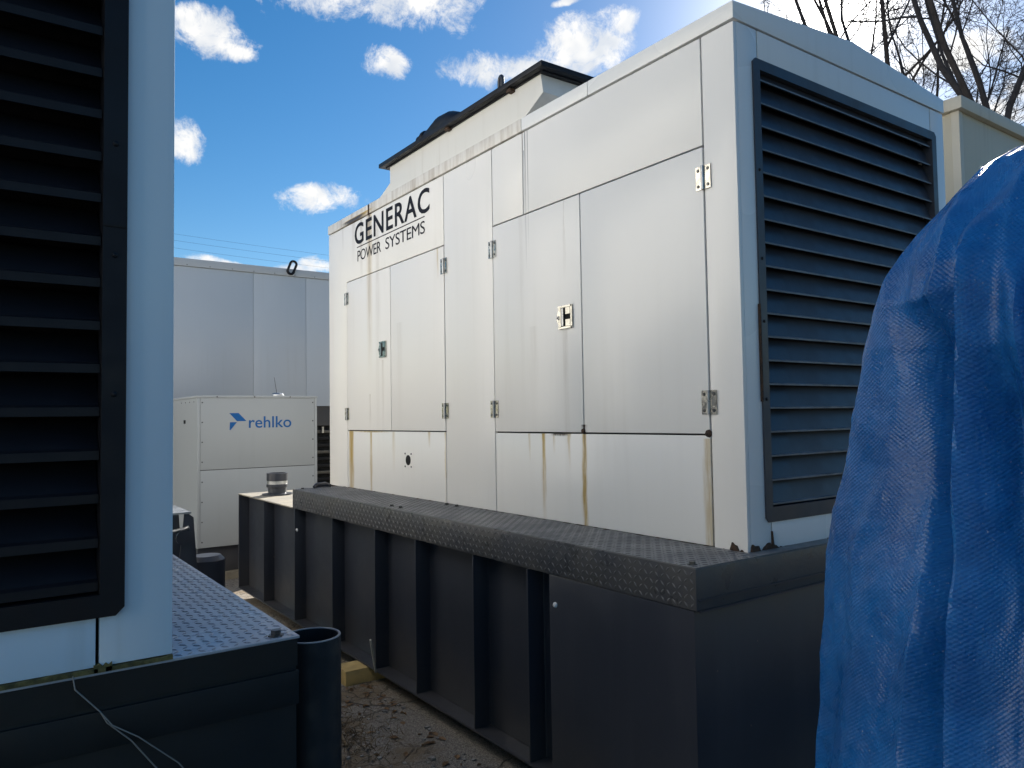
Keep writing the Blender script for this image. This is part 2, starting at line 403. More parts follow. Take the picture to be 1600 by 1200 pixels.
# ------------------------------------------------------------------ main generator enclosure
X0, X1, Y0, Y1 = 2.50, 4.262, 1.92, 6.222
Z0, ZA, ZB, ZC = 1.152, 1.617, 2.837, 3.308
G = thing('generator_enclosure', 'large white rust-streaked generator enclosure with black lettering, hinged doors and side louvre', 'generator', (X0, Y0, Z0))
streaks = [(5.765, .062, 1.617, .5, 1.4, 'rust'), (5.80, .02, 1.617, 1.0, .9, 'rust'), (5.392, .026, 1.617, .8, 1.2, 'rust'), (5.01, .03, 1.617, 1.3, .45, 'rust'),
           (4.476, .02, 1.617, 1.5, .9, 'rust'), (4.27, .012, 1.617, .7, .9, 'rust'), (4.335, .02, 2.837, 2.62, .8, 'rust'),
           (5.40, .07, 3.31, 2.0, .62, 'rust'), (5.40, .03, 3.31, 2.1, .75, 'grime'), (5.55, .035, 3.31, 2.75, .55, 'grime'), (5.26, .05, 3.2, 1.3, .28, 'grime'),
           (5.92, .02, 3.31, 3.1, .5, 'grime'), (5.70, .05, 3.31, 2.95, .4, 'grime'),
           (3.35, .012, 1.617, 1.45, .7, 'rust'), (3.225, .024, 1.617, 1.12, 1.4, 'rust'), (3.13, .012, 1.617, 1.5, .7, 'rust'), (3.01, .015, 1.617, 1.42, .8, 'rust'),
           (2.893, .028, 1.617, .4, 1.5, 'rust'), (2.108, .032, 1.6, .0, .75, 'rust'), (2.893, .016, 1.617, 1.25, .7, 'dark'),
           (3.35, .006, 3.308, 2.5, 1.2, 'black'), (3.327, .005, 3.308, 2.6, 1.0, 'black'), (3.362, .005, 3.2, 2.75, .8, 'black'),
           (3.025, .03, 2.16, 1.3, .3, 'grime'), (3.4, .03, 2.837, 1.6, .16, 'grime'), (3.3, .05, 2.2, 1.5, .14, 'grime'), (3.02, .012, 2.837, 2.4, .4, 'grime'),
           (5.175, .03, 2.15, 1.5, .3, 'grime'), (4.9, .06, 2.4, 1.5, .15, 'grime'), (5.40, .02, 1.9, 1.62, .5, 'grime'),
           (5.397, .018, 3.312, 3.24, 3., 'dark'), (3.08, .10, 1.617, 1.598, 2.5, 'dark'), (2.89, .03, 1.66, 1.617, 1.5, 'dark'), (5.42, .45, 1.617, 1.60, 1.6, 'rust')]
white = paint('white_paint', (.82, .80, .765), .28, streaks, G, dirt=.10)
white_end = paint('white_end_paint', (.80, .80, .785), .27, (), G, dirt=.22)
lid_white = paint('white_lid_paint', (.70, .68, .64), .36, [(5.6, .35, 3.345, 3.305, 2.2, 'rust'), (5.397, .02, 3.39, 3.29, 4., 'dark'), (5.68, .26, 3.34, 3.300, 3.0, 'dark')], G, dirt=.5, lidgrime=True)
b = MB().box(X0+.022, X1-.022, Y0+.13, Y1-.022, Z0+.005, ZC); b.build('inner_wall', seam_dark, G)
GAP = .004
def panel(name, y0, y1, z0, z1, m=white, proud=0.):
    return MB().box(X0-proud, X0+.02, y0+GAP, y1-GAP, z0+GAP, z1-GAP).build(name, m, G, bevel=.0035)
S = [1.92, 2.09, 2.89, 3.375, 3.685, 4.255, 5.04, 5.84, 6.222]
panel('corner_post', S[0]-GAP, S[1], Z0-GAP, ZC)
pb = MB()
pb.prism([(6.222, ZC-GAP), (6.222, Z0), (5.84+GAP, Z0), (5.84+GAP, ZB+GAP), (4.255+GAP, ZB+GAP), (4.255+GAP, ZC-GAP)], 'x', X0, X0+.02)
pb.build('wall_panel', white, G, bevel=.0035)
doors = []
for (a, c_) in ((5.04, 5.84), (4.255, 5.04), (2.89, 3.685), (2.09, 2.89)):
    doors.append(panel('door', a, c_, ZA, ZB, proud=.002))
panel('wall_panel', 4.255, 5.84, Z0, ZA); panel('wall_panel', 3.685, 4.255, Z0, ZC)
panel('wall_panel', 2.09, 3.685, Z0, ZA); panel('wall_panel', 3.375, 3.685, ZB, ZC); panel('wall_panel', 2.09, 3.375, ZB, ZC)
for dr, hy in zip(doors, (5.84, 4.255, 3.685, 2.09)):
    for hz in (2.70, 1.752): shared('hinge', HINGE, dr, (X0-.002, hy, hz))
shared('latch', LATCH, doors[0], (X0-.002, 5.172, 2.228)); shared('latch', LATCH, doors[2], (X0-.002, 3.022, 2.218))
b = MB().lathe([(0, -.002), (.036, -.002), (.036, 0)], (X0, 4.783, 1.413), 'x', 24); b.build('port_hole', hole, G)
for sy in (-1, 1):
    for sz in (-1, 1):
        MB().lathe([(0, -.0035), (.006, -.0035), (.0065, 0)], (X0, 4.783+sy*.045, 1.413+sz*.045), 'x', 8).build('screw', screw_dark, G)
text_part('lettering', 'GENERAC', G, ink, (X0-.0005, 5.672, 3.108), (0, -1, 0), (0, 0, 1), 1.235, .172, .016, sp=1.1)
text_part('lettering', 'POWER', G, ink, (X0-.0005, 5.62, 2.972), (0, -1, 0), (0, 0, 1), .43, .086, 0., sp=.93)
text_part('lettering', 'SYSTEMS', G, ink, (X0-.0005, 5.115, 2.972), (0, -1, 0), (0, 0, 1), .61, .088, 0., sp=.93)
MB().box(X0-.002, X0-.0005, 4.51, 5.63, 3.084, 3.091).build('lettering_rule', ink, G)
# louvre end
for nm, bx in (('corner_post', (X0+.021, 2.655-GAP, Z0, ZC)), ('end_panel', (2.655+GAP, 4.12-GAP, Z0, 1.29)), ('end_panel', (2.655+GAP, 4.12-GAP, 3.155, ZC)), ('corner_post', (4.12+GAP, X1, Z0, ZC))):
    MB().box(bx[0], bx[1], Y0, Y0+.02, bx[2], bx[3]).build(nm, white_end, G, bevel=.003)
louvre(G, 2.615, 4.165, Y0, 1.26, 3.183, flat=True, proud=.007)
MB().box(2.607, 2.613, Y0-.012, Y0-.001, 1.75, 2.15).build('loose_seal_strip', rust, G)
MB().box(X1-.02, X1, Y0+.021, Y1, Z0, ZC).build('side_wall', white_end, G)
MB().box(X0+.021, X1-.021, Y1-.02, Y1, Z0, ZC).build('side_wall', white_end, G)
# roof: three shallow pitched pans
xm = (X0+X1)/2
for (a, c_) in ((1.914, 2.808), (2.812, 3.373), (3.377, 6.229)):
    MB().prism([(X0-.006, ZC+.005), (X1+.006, ZC+.005), (X1+.006, 3.386), (xm, 3.462), (X0-.006, 3.386)], 'y', a, c_).build('roof_panel', lid_white if a > 3 else white_end, G, bevel=.004)
MB().box(X0+.02, X1-.02, Y0+.02, Y1-.02, ZC-.02, ZC+.02).build('roof_gasket', seam_dark, G)
# roof hood
hd = MB(); xa, xb = X0+.004, X1-.05
hd.prism([(5.04, 3.37), (5.04, 3.578), (3.20, 3.578), (3.18, 3.47), (3.385, 3.37)], 'x', xa, xb)
hood_paint = paint('hood_paint', (.66, .65, .615), .4, (), G, dirt=.5)
hood = hd.build('hood', hood_paint, G, bevel=.003)
MB().prism([(5.045, 3.37), (5.045, 3.50), (5.36, 3.38), (5.36, 3.37)], 'x', xa+.03, xb).build('flare_plate', hood_paint, hood)
lp = MB(); lx0, lx1, ly0, ly1 = X0-.045, X1, 3.13, 5.13
for (p0, p1, q0, q1) in ((lx0, lx0+.05, ly0, ly1), (lx1-.05, lx1, ly0, ly1), (lx0+.05, lx1-.05, ly0, ly0+.05), (lx0+.05, lx1-.05, ly1-.05, ly1)):
    lp.box(p0, p1, q0, q1, 3.586, 3.616)
lp.build('lip', louvre_black, hood, bevel=.003)
MB().box(lx0+.04, lx1-.04, ly0+.04, ly1-.04, 3.579, 3.605).build('cover', louvre_black, hood)
for (hy, hz) in ((4.16, 3.575), (3.46, 3.57)): MB().box(X0-.03, X0+.006, hy-.02, hy+.02, hz-.006, hz+.012).build('bracket', rust, hood)
# lifting eye and exhaust cap on the hood
def eye(parent, c, w, h, r, rotz):
    pts = []
    for k in range(20):
        a = 2*math.pi*k/20; q = Vector((math.cos(a)*w, 0, math.sin(a)*w)); q.z += (h-w)*(1 if math.sin(a) > 0 else -1)
        q.rotate(Matrix.Rotation(rotz, 3, 'Z')); pts.append(Vector(c)+q)
    return MB().tube(pts, r, 8, closed=True).build('lifting_eye', black_paint, parent, smooth=True)
eye(hood, (X0+.0, 3.575, 3.662), .026, .042, .012, R(75))
ex = MB()
pts = [(X0+.22, 4.93+.0, 3.66), (X0+.22, 4.85, 3.68)]
ex.lathe([(0, 0), (.055, .0), (.062, .012), (.062, .03), (.05, .04), (.05, .10), (0, .10)], (X0+.12, 4.66, 3.70), 'y', 20)
ex.tube([(X0+.12, 4.70, 3.69), (X0+.12, 4.58, 3.70), (X0+.12, 4.45, 3.715), (X0+.12, 4.32, 3.70), (X0+.12, 4.20, 3.655), (X0+.12, 4.12, 3.58)], [.05, .06, .075, .08, .075, .06], 14)
ex.build('exhaust_cap', louvre_black, hood, smooth=True)
MB().tube([(X0+.1, 4.74, 3.63), (X0+.1, 4.66, 3.645), (X0+.1, 4.55, 3.63)], .022, 10).build('clamp', black_paint, hood, smooth=True)
# rust crust along the near bottom corner
random.seed(4)
rc = MB(); prev = None
def crust(ax, a, c_, n, hmax, off):
    pts = []
    for i in range(n+1):
        t = a+(c_-a)*i/n; pts.append((t, Z0-.004+hmax*(random.random()**2)*(1 if 0 < i < n else .1)))
    poly = pts+[(c_, Z0-.012), (a, Z0-.012)]
    rc.prism(poly, ax, off, off+.012)
crust('x', 2.06, 1.925, 12, .045, X0-.008); crust('y', 2.50, 2.72, 18, .040, Y0-.008); crust('y', 2.648, 2.672, 4, .10, Y0-.0065); crust('y', 2.72, 3.3, 30, .008, Y0-.006)
crust('x', 6.2, 2.06, 120, .010, X0-.005)
rc.build('rust_crust', rust, G)
MB().prism([(5.41, 3.30), (5.385, 3.30), (5.392, 3.375)], 'x', X0-.010, X0-.004).build('rust_crust', rust, G)
for (yy, zz, r) in ((2.893, 1.628, .016), (2.10, 1.622, .018)):
    MB().lathe([(0, -.012), (r*.7, -.010), (r, 0)], (X0, yy, zz), 'x', 7).build('rust_crust', rust, G)

# ------------------------------------------------------------------ base tank under the main generator
T = thing('base_tank', 'long black ribbed base tank with tread plate ledge under the lettered white enclosure', 'fuel tank', (2.105, 1.85, .1))
TX, TY, TE = 2.105, 1.85, 7.57
MB().box(TX+.100, 4.655, TY+.85, TE-.01, .115, .995).build('tank_wall', black_paint, T)
MB().box(TX+.004, 4.655, TY+.01, 2.70, .115, .998).build('end_box', black_paint, T, bevel=.006)
MB().box(TX-.0, 4.66, TY, TE, .10, .112).build('bottom_flange', black_paint, T, bevel=.003)
MB().box(TX+.003, 4.655, 6.05, TE, .996, 1.006).build('top_plate', mat('dusty_plate', (.34, .30, .23), .75, vscale=5, col2=(.20, .19, .17), bump=.2), T)
MB().box(TX+.004, TX+.099, TE-.02, TE-.003, .115, .995).build('end_plate', black_paint, T)
for ry in (6.79, 6.0, 5.22, 4.51, 3.96, 3.335, 2.862):
    MB().box(TX+.006, TX+.099, ry, ry+.010, .113, .994).build('rib', black_paint, T, bevel=.002)
for ry in (6.79, 6.0, 5.22, 4.51, 3.96, 3.335, 2.862):
    rw = random.Random(int(ry*100)); MB().tube([(TX+.099, ry-.001+rw.uniform(-.001, .001), .12+k*.02) for k in range(44)], [rw.uniform(.003, .0048) for k in range(44)], 5).build('weld_bead', black_paint, T, smooth=True)
MB().box(TX, 4.66, TY-.005, 6.03, 1.0, 1.15).build('tread_cap', black_tread, T, bevel=.004)
MB().box(TX+.01, 4.64, TY-.012, TY-.006, 1.034, 1.04).build('edge_strip', black_paint, T)
MB().box(TX+.01, 4.64, TY-.014, TY-.006, .994, 1.002).build('edge_strip', black_paint, T)
MB().box(X0+.03, X1, 6.031, 6.2, 1.007, 1.149).build('skid_rail', black_paint, T)
MB().box(TX+.003, 4.655, TY, 6.028, 1.1505, 1.1535).build('deck_plate', mat('dusty_deck', (.20, .195, .185), .5, var=.2, vscale=3, col2=(.11, .11, .112)), T)
PT = .0285
lugs('tread_lugs', T, [((TX+.004, TY, 1.1535), (0, 1, 0), (1, 0, 0), (0, 0, 1), int(4.17/PT), int(.385/PT), PT),
                       ((TX, TY, 1.004), (0, 1, 0), (0, 0, 1), (-1, 0, 0), int(4.17/PT), 5, PT)], mat('lug_paint', (.12, .12, .122), .4))
for (bx, by) in ((2.16, 4.36), (2.16, 4.24), (2.46, 4.19), (2.46, 4.07), (2.15, 1.90), (2.16, 5.95)): shared('bolt', BOLT, T, (bx, by, 1.1536))
WB = MB().lathe([(.013, 0), (.013, .004), (.008, .009), (0, .010)], (0, 0, 0), 'z', 10).mesh('bolt', mat('white_cap', (.8, .8, .8), .4))
shared('bolt', WB, T, (TX+.006, 5.94, .835), (0, R(-90), 0)); shared('bolt', WB, T, (TX+.004, 2.655, .87), (0, R(-90), 0))
# vent fitting on the tank's far top
vc = (2.36, 7.18, 1.006)
MB().lathe([(.14, 0), (.14, .012), (.10, .014), (.085, .02), (.085, .07), (.10, .075), (.10, .10), (.088, .105), (.088, .14)], vc, 'z', 28).build('vent_fitting', black_paint, T, smooth=True)
MB().lathe([(.089, .075), (.094, .076), (.094, .132), (.089, .133)], vc, 'z', 28).build('clamp_band', galv, T, smooth=True)
MB().lathe([(.088, .134), (.098, .136), (.098, .205), (.080, .207), (.078, .12)], vc, 'z', 28).build('vent_fitting', black_paint, T, smooth=True)
MB().lathe([(0, .19), (.079, .19)], vc, 'z', 28).build('vent_cap', galv, T)
MB().tube([(2.25, 5.94, 1.166), (2.28, 5.96, 1.178), (2.36, 5.98, 1.180), (2.41, 5.98, 1.166)], [.012, .02, .02, .012], 10).build('grab_handle', black_paint, T, smooth=True)

# ------------------------------------------------------------------ left generator and its tank
LX0, LX1, LY, LZ = -1.372, .39, 1.945, 4.05  # unseen upper part raised to bounce sunlight onto the main enclosure
L = thing('generator_enclosure', 'white enclosure seen end-on at the left edge, its black louvre in shade', 'generator', (LX0, LY, 1.152))
lsky_tinted = paint('left_sky_tinted_paint', (.71, .83, .91), .24, (), L, dirt=.25, wav=.07)  # white unit; blue skylight is tinted into this end paint
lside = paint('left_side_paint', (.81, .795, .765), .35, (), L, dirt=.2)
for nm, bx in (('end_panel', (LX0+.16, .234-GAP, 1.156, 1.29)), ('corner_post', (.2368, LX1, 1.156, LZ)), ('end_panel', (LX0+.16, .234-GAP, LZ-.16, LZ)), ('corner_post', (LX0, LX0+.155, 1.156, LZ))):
    MB().box(bx[0], bx[1], LY, LY+.02, bx[2], bx[3]).build(nm, lsky_tinted, L, bevel=.004)
louvre(L, LX0+.105, .2855, LY, 1.268, LZ-.13, fw=.05, ch=.018, fb=.05)
MB().box(.236, .285, LY-.0165, LY-.0142, 2.153, 2.158).build('frame_joint', hole, L)
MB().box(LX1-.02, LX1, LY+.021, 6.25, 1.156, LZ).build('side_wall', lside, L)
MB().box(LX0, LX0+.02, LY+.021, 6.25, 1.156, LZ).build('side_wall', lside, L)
MB().box(LX0+.021, LX1-.021, 6.23, 6.25, 1.156, LZ).build('side_wall', lside, L)
MB().box(LX0+.03, LX1-.03, LY+.13, 6.2, 1.16, LZ-.01).build('inner_wall', seam_dark, L)
MB().prism([(LX0-.006, LZ+.004), (LX1+.006, LZ+.004), (LX1+.006, LZ+.078), ((LX0+LX1)/2, LZ+.154), (LX0-.006, LZ+.078)], 'y', LY-.006, 6.256).build('roof_panel', lsky_tinted, L, bevel=.004)
random.seed(9)
rc = MB()
def crust2(a, c_, n, h0, h1):
    pts = [(a+(c_-a)*i/n, 1.153+random.uniform(h0, h1)) for i in range(n+1)]
    rc.prism(pts+[(c_, 1.145), (a, 1.145)], 'y', LY-.006, LY+.01)
crust2(-.5, .234, 40, .001, .004); crust2(.25, .39, 14, .0005, .003); crust2(.226, .262, 6, .004, .016)
rc.build('lichen_edge', moss, L)

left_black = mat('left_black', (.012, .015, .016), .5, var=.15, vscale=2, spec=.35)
LT = thing('base_tank', 'black base tank with pale blue-lit tread deck under the left-edge enclosure', 'fuel tank', (-1.68, LY, .1))
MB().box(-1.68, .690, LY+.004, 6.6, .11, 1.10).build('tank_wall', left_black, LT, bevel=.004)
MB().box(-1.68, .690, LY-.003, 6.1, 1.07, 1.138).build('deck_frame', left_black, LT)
MB().box(-1.68, .696, LY-.004, 6.1, 1.139, 1.146).build('tread_deck', mat('sky_pale_tread', (.40, .42, .45), .34, var=.1, vscale=4, col2=(.32, .335, .36), bump=.1, bscale=60), LT, bevel=.002)  # dark deck made pale: its sky reflection is put into the colour
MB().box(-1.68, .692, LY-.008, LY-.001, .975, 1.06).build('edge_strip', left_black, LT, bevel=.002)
P2 = .027
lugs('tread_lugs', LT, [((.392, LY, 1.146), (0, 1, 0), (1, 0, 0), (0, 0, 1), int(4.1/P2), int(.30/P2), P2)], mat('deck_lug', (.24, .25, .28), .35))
shared('bolt', bolt_mesh(.013, .016), LT, (.645, 1.975, 1.146))
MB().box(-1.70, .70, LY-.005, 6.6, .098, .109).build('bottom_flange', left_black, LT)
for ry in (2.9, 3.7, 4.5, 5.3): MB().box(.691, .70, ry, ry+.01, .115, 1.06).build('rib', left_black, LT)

# unseen bounce block, added at the camera's left; its sunlit cladding throws light back into the lane
Q = thing('bounce_block', 'pale clad bounce building left of the camera, outside the picture', 'reflector', (-8, -1.5, 0))
MB().box(-16, -8.03, -1.5, 12, .001, 9.0).build('wall', seam_dark, Q)
clad = paint('bounce_cladding', (.82, .79, .735), .5, (), None, dirt=.2)
for k in range(12): MB().box(-8.03, -8.0, -1.5+k*1.125, -1.5+k*1.125+1.115, .3, 9.0).build('bounce_panel', clad, Q)
MB().box(-16.1, -7.9, -1.6, 12.1, 9.002, 9.25).build('roof_panel', seam_dark, Q)

# pipe standing at the deck corner
pc = (.782, 2.085, 0)
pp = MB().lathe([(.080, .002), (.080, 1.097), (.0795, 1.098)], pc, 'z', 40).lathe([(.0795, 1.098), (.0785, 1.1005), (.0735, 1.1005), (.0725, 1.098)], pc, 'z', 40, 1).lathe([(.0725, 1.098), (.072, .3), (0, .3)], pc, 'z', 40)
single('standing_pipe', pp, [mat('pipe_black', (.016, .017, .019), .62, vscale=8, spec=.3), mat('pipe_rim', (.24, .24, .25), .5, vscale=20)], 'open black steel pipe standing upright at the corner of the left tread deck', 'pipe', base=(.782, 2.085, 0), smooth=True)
# string hanging over the left tank
cb = MB()
cb.tube([(.185, LY-.004, 1.150), (.189, LY-.012, 1.12), (.238, LY-.016, 1.062), (.252, LY-.018, 1.035), (.30, LY-.018, .985), (.36, LY-.02, .90), (.47, LY-.03, .72), (.55, LY-.05, .45), (.58, LY-.06, .01)], .0016, 6)
cb.tube([(.238, LY-.018, 1.062), (.262, LY-.020, 1.028), (.315, LY-.022, .990), (.40, LY-.024, .91), (.50, LY-.03, .76), (.56, LY-.06, .5), (.60, LY-.07, .01)], .0016, 6)
single('string', cb, mat('string_grey', (.22, .23, .22), .8), 'thin pale string hanging down the dark face of the left tank', 'string', base=(.58, LY-.06, 0))

# ------------------------------------------------------------------ small generator cabinet with logo
KX0, KX1, KY, KZ0, KZ1 = 1.94, 3.258, 8.5, .37, 1.985
K = thing('generator_cabinet', 'small light grey generator cabinet with blue arrow logo, behind the tanks', 'generator', (KX0, KY, .09))
MB().box(KX0+.01, KX1-.01, KY+.01, KY+2.6, KZ0, KZ1-.02).build('inner_wall', seam_dark, K)
MB().box(KX0+.03, KX1-.03, KY-.004, KY+.012, 1.194, KZ1-.022).build('front_panel', cabinet_paint, K, bevel=.003)
MB().box(KX0+.03, KX1-.03, KY-.004, KY+.012, KZ0, 1.188).build('front_panel', cabinet_paint, K, bevel=.003)
for xx in (KX0, KX1-.028): MB().box(xx, xx+.028, KY-.006, KY+.03, KZ0, KZ1-.022).build('corner_post', cabinet_paint, K, bevel=.003)
MB().box(KX0, KX0+.012, KY+.031, KY+2.6, KZ0, KZ1-.022).build('side_wall', cabinet_paint, K)
MB().box(KX1-.012, KX1, KY+.031, KY+2.6, KZ0, KZ1-.022).build('side_wall', cabinet_paint, K)
MB().box(KX0-.006, KX1+.006, KY-.012, KY+2.61, KZ1-.02, KZ1+.004).build('roof_panel', cabinet_paint, K, bevel=.004)
SC = MB().lathe([(.008, 0), (.006, .004), (0, .005)], (0, 0, 0), 'z', 8).mesh('screw', screw_dark)
for xx in (KX0+.05, KX1-.05):
    for i in range(8): shared('screw', SC, K, (xx, KY-.004, KZ0+.06+i*.212), (R(90), 0, 0))
for i in range(3): shared('screw', SC, K, (KX0+.2+i*.4, KY-.012, KZ1-.008), (R(90), 0, 0))
for i in range(4): shared('screw', SC, K, (KX0, KY+.15+i*.2, KZ1-.06), (0, R(-90), 0))
MB().box(KX0-.006, KX0, KY+.55, KY+.62, 1.69, 1.73).build('side_vent', hole, K)
lo = MB(); sx_, sy_ = (2.445-2.268)/(384-358), (1.802-1.610)/(672-645)
for poly in ([(358, 645.5), (372.5, 645.5), (385, 658), (370, 658)], [(359, 659.5), (370, 659.5), (360, 671.5), (358.5, 671.5)]):
    lo.prism([(2.268+(px-358)*sx_, 1.802-(py-645)*sy_) for px, py in poly], 'y', KY-.0055, KY-.0043)
lo.build('logo', ink_blue, K)
text_part('lettering', 'rehlko', K, ink_blue, (2.478, KY-.0046, 1.632), (1, 0, 0), (0, 0, 1), .476, .128, .008)
MB().lathe([(.07, 0), (.068, .02), (.05, .036), (0, .04)], (2.84, KY+.12, KZ1+.004), 'z', 20).build('antenna_puck', galv, K, smooth=True)
MB().tube([(2.83, KY+.12, KZ1+.03), (2.80, KY+.12, KZ1+.22)], [.004, .0025], 6).build('antenna', black_paint, K)
MB().box(KX0+.02, KX1-.02, KY+.06, KY+2.5, .09, KZ0-.002).build('skid_base', black_paint, K, bevel=.01)
def block(name, x0, x1, y0, y1, z0, z1, m, label):
    return single(name, MB().box(x0, x1, y0, y1, z0, z1), m, label, 'timber', 'timber blocks under the tanks', base=((x0+x1)/2, (y0+y1)/2, z0), bevel=.006)
block('timber_block', 1.86, 3.3, 8.52, 8.66, 0.001, .089, timber_grey, 'long weathered timber under the small cabinet with blue logo')
block('timber_block', 1.955, 3.0, 4.62, 4.80, .001, .0985, timber, 'yellow timber block under the long ribbed tank beside the black pipe')

# black frame standing in the gap behind the left deck
B = thing('steel_stand', 'black A-shaped steel stand behind the far end of the left tread deck', 'stand', (1.15, 5.5, 0))
for y in (5.46, 5.92):
    MB().prism([(1.06, .0), (1.30, .0), (1.225, 1.06), (1.195, 1.085), (1.165, 1.085)], 'y', y, y+.016).build('gusset', black_paint, B, bevel=.004)
MB().box(1.03, 1.205, 5.44, 5.95, 1.087, 1.10).build('top_plate', galv, B)
MB().lathe([(0, -.02), (.05, -.02), (.05, 0), (.03, .002), (.03, .02)], (1.16, 5.455, .93), 'y', 16).build('pin', black_paint, B)
MB().tube([(1.02, 5.50, .96), (1.17, 5.45, .99), (1.19, 5.44, 1.0)], .012, 8).build('lever', galv, B)
MB().lathe([(.0, .0), (.12, .0), (.12, .74), (.09, .77), (0, .77)], (1.35, 5.62, 0), 'z', 18).build('jack_housing', black_paint, B, smooth=True)

# ------------------------------------------------------------------ big grey enclosure behind, on its tall black base
V = thing('grey_enclosure', 'tall plain grey sheet-metal enclosure behind the small cabinet, black ring on its roof edge', 'enclosure', (.4, 12, 1.94))
MB().box(.41, 6.59, 12.02, 15.98, 1.945, 4.05).build('inner_wall', seam_dark, V)
for (a, c_) in ((.4, 1.98), (1.984, 3.567), (3.571, 4.42), (4.424, 6.6)):
    MB().box(a, c_, 12, 12.018, 1.942, 4.046).build('wall_panel', grey_paint, V, bevel=.003)
MB().box(.4, .418, 12.02, 16, 1.942, 4.046).build('side_wall', grey_paint, V)
MB().box(6.582, 6.6, 12.02, 16, 1.942, 4.046).build('side_wall', grey_paint, V)
MB().box(.36, 6.64, 11.97, 16.02, 4.05, 4.166).build('roof_panel', grey_paint_dim, V, bevel=.006)
for i in range(18): shared('screw', SC, V, (.6+i*.33, 11.97, 4.07), (R(90), 0, 0))
pts = []
for k in range(24):
    a = 2*math.pi*k/24; q = Vector((.05*math.cos(a), 0, .05*math.sin(a)+(.06 if math.sin(a) > 0 else -.06))); q.rotate(Matrix.Rotation(R(22), 3, 'Y')); pts.append(Vector((4.175, 11.95, 4.185))+q)
MB().tube(pts, .021, 8, closed=True).build('lifting_ring', louvre_black, V, smooth=True)
U = thing('louvred_base', 'tall black base with stacked horizontal bars under the plain grey enclosure', 'base', (.4, 12.05, 0))
MB().box(.45, 6.55, 12.12, 15.9, .02, 1.935).build('inner_wall', hole, U)
MB().box(.42, 6.58, 12.06, 12.12, 1.62, 1.938).build('top_beam', black_paint, U)
random.seed(3)
for i in range(13):
    z = .15+i*.112
    MB().box(.44, 6.56, 12.05+random.uniform(0, .03), 12.11, z, z+.05).build('bar', louvre_black if i % 3 else screw_dark, U, bevel=.004)
MB().box(4.70, 4.73, 12.03, 12.06, 1.50, 1.60).build('handle', galv, U)

# ------------------------------------------------------------------ tan enclosure on the right
N = thing('tan_enclosure', 'tan enclosure with pale roof coping, rising behind the blue tarp', 'enclosure', (5.75, 2.48, 0))
MB().box(5.75, 9.2, 2.48, 6.8, .02, 3.86).build('wall', tan_paint, N, bevel=.008)
MB().box(5.71, 9.24, 2.44, 6.84, 3.862, 3.955).build('roof_coping', tan_trim, N, bevel=.01)
MB().box(5.746, 5.80, 2.476, 2.53, .02, 3.86).build('corner_trim', tan_trim, N)

# ------------------------------------------------------------------ blue tarp
FOLDS = [([(1.90, .285), (1.62, .313), (1.42, .329), (1.22, .342), (.96, .36), (.1, .39)], .060, -.150),
         ([(2.14, .163), (1.95, .223), (1.8, .278), (1.60, .305)], .022, .036),
         ([(2.05, .150), (1.8, .194), (1.63, .223), (1.47, .255), (1.34, .276), (1.17, .291), (.97, .31), (.1, .36)], .026, .058),
         ([(1.98, .181), (1.76, .238), (1.55, .272), (1.36, .290)], .022, -.050),
         ([(1.97, .270), (1.88, .275), (1.75, .290)], .016, .014),
         ([(1.78, .330), (1.54, .352), (1.35, .376), (1.14, .40), (.94, .415), (.1, .45)], .022, .026),
         ([(1.80, .138), (1.5, .151), (1.26, .155), (1.01, .154), (.1, .15)], .045, -.060),
         ([(1.95, .095), (1.57, .118), (1.26, .134), (1.02, .133), (.1, .13)], .020, .038),
         ([(1.7, .05), (1.3, .03), (.9, .06), (.1, .05)], .04, -.07)]
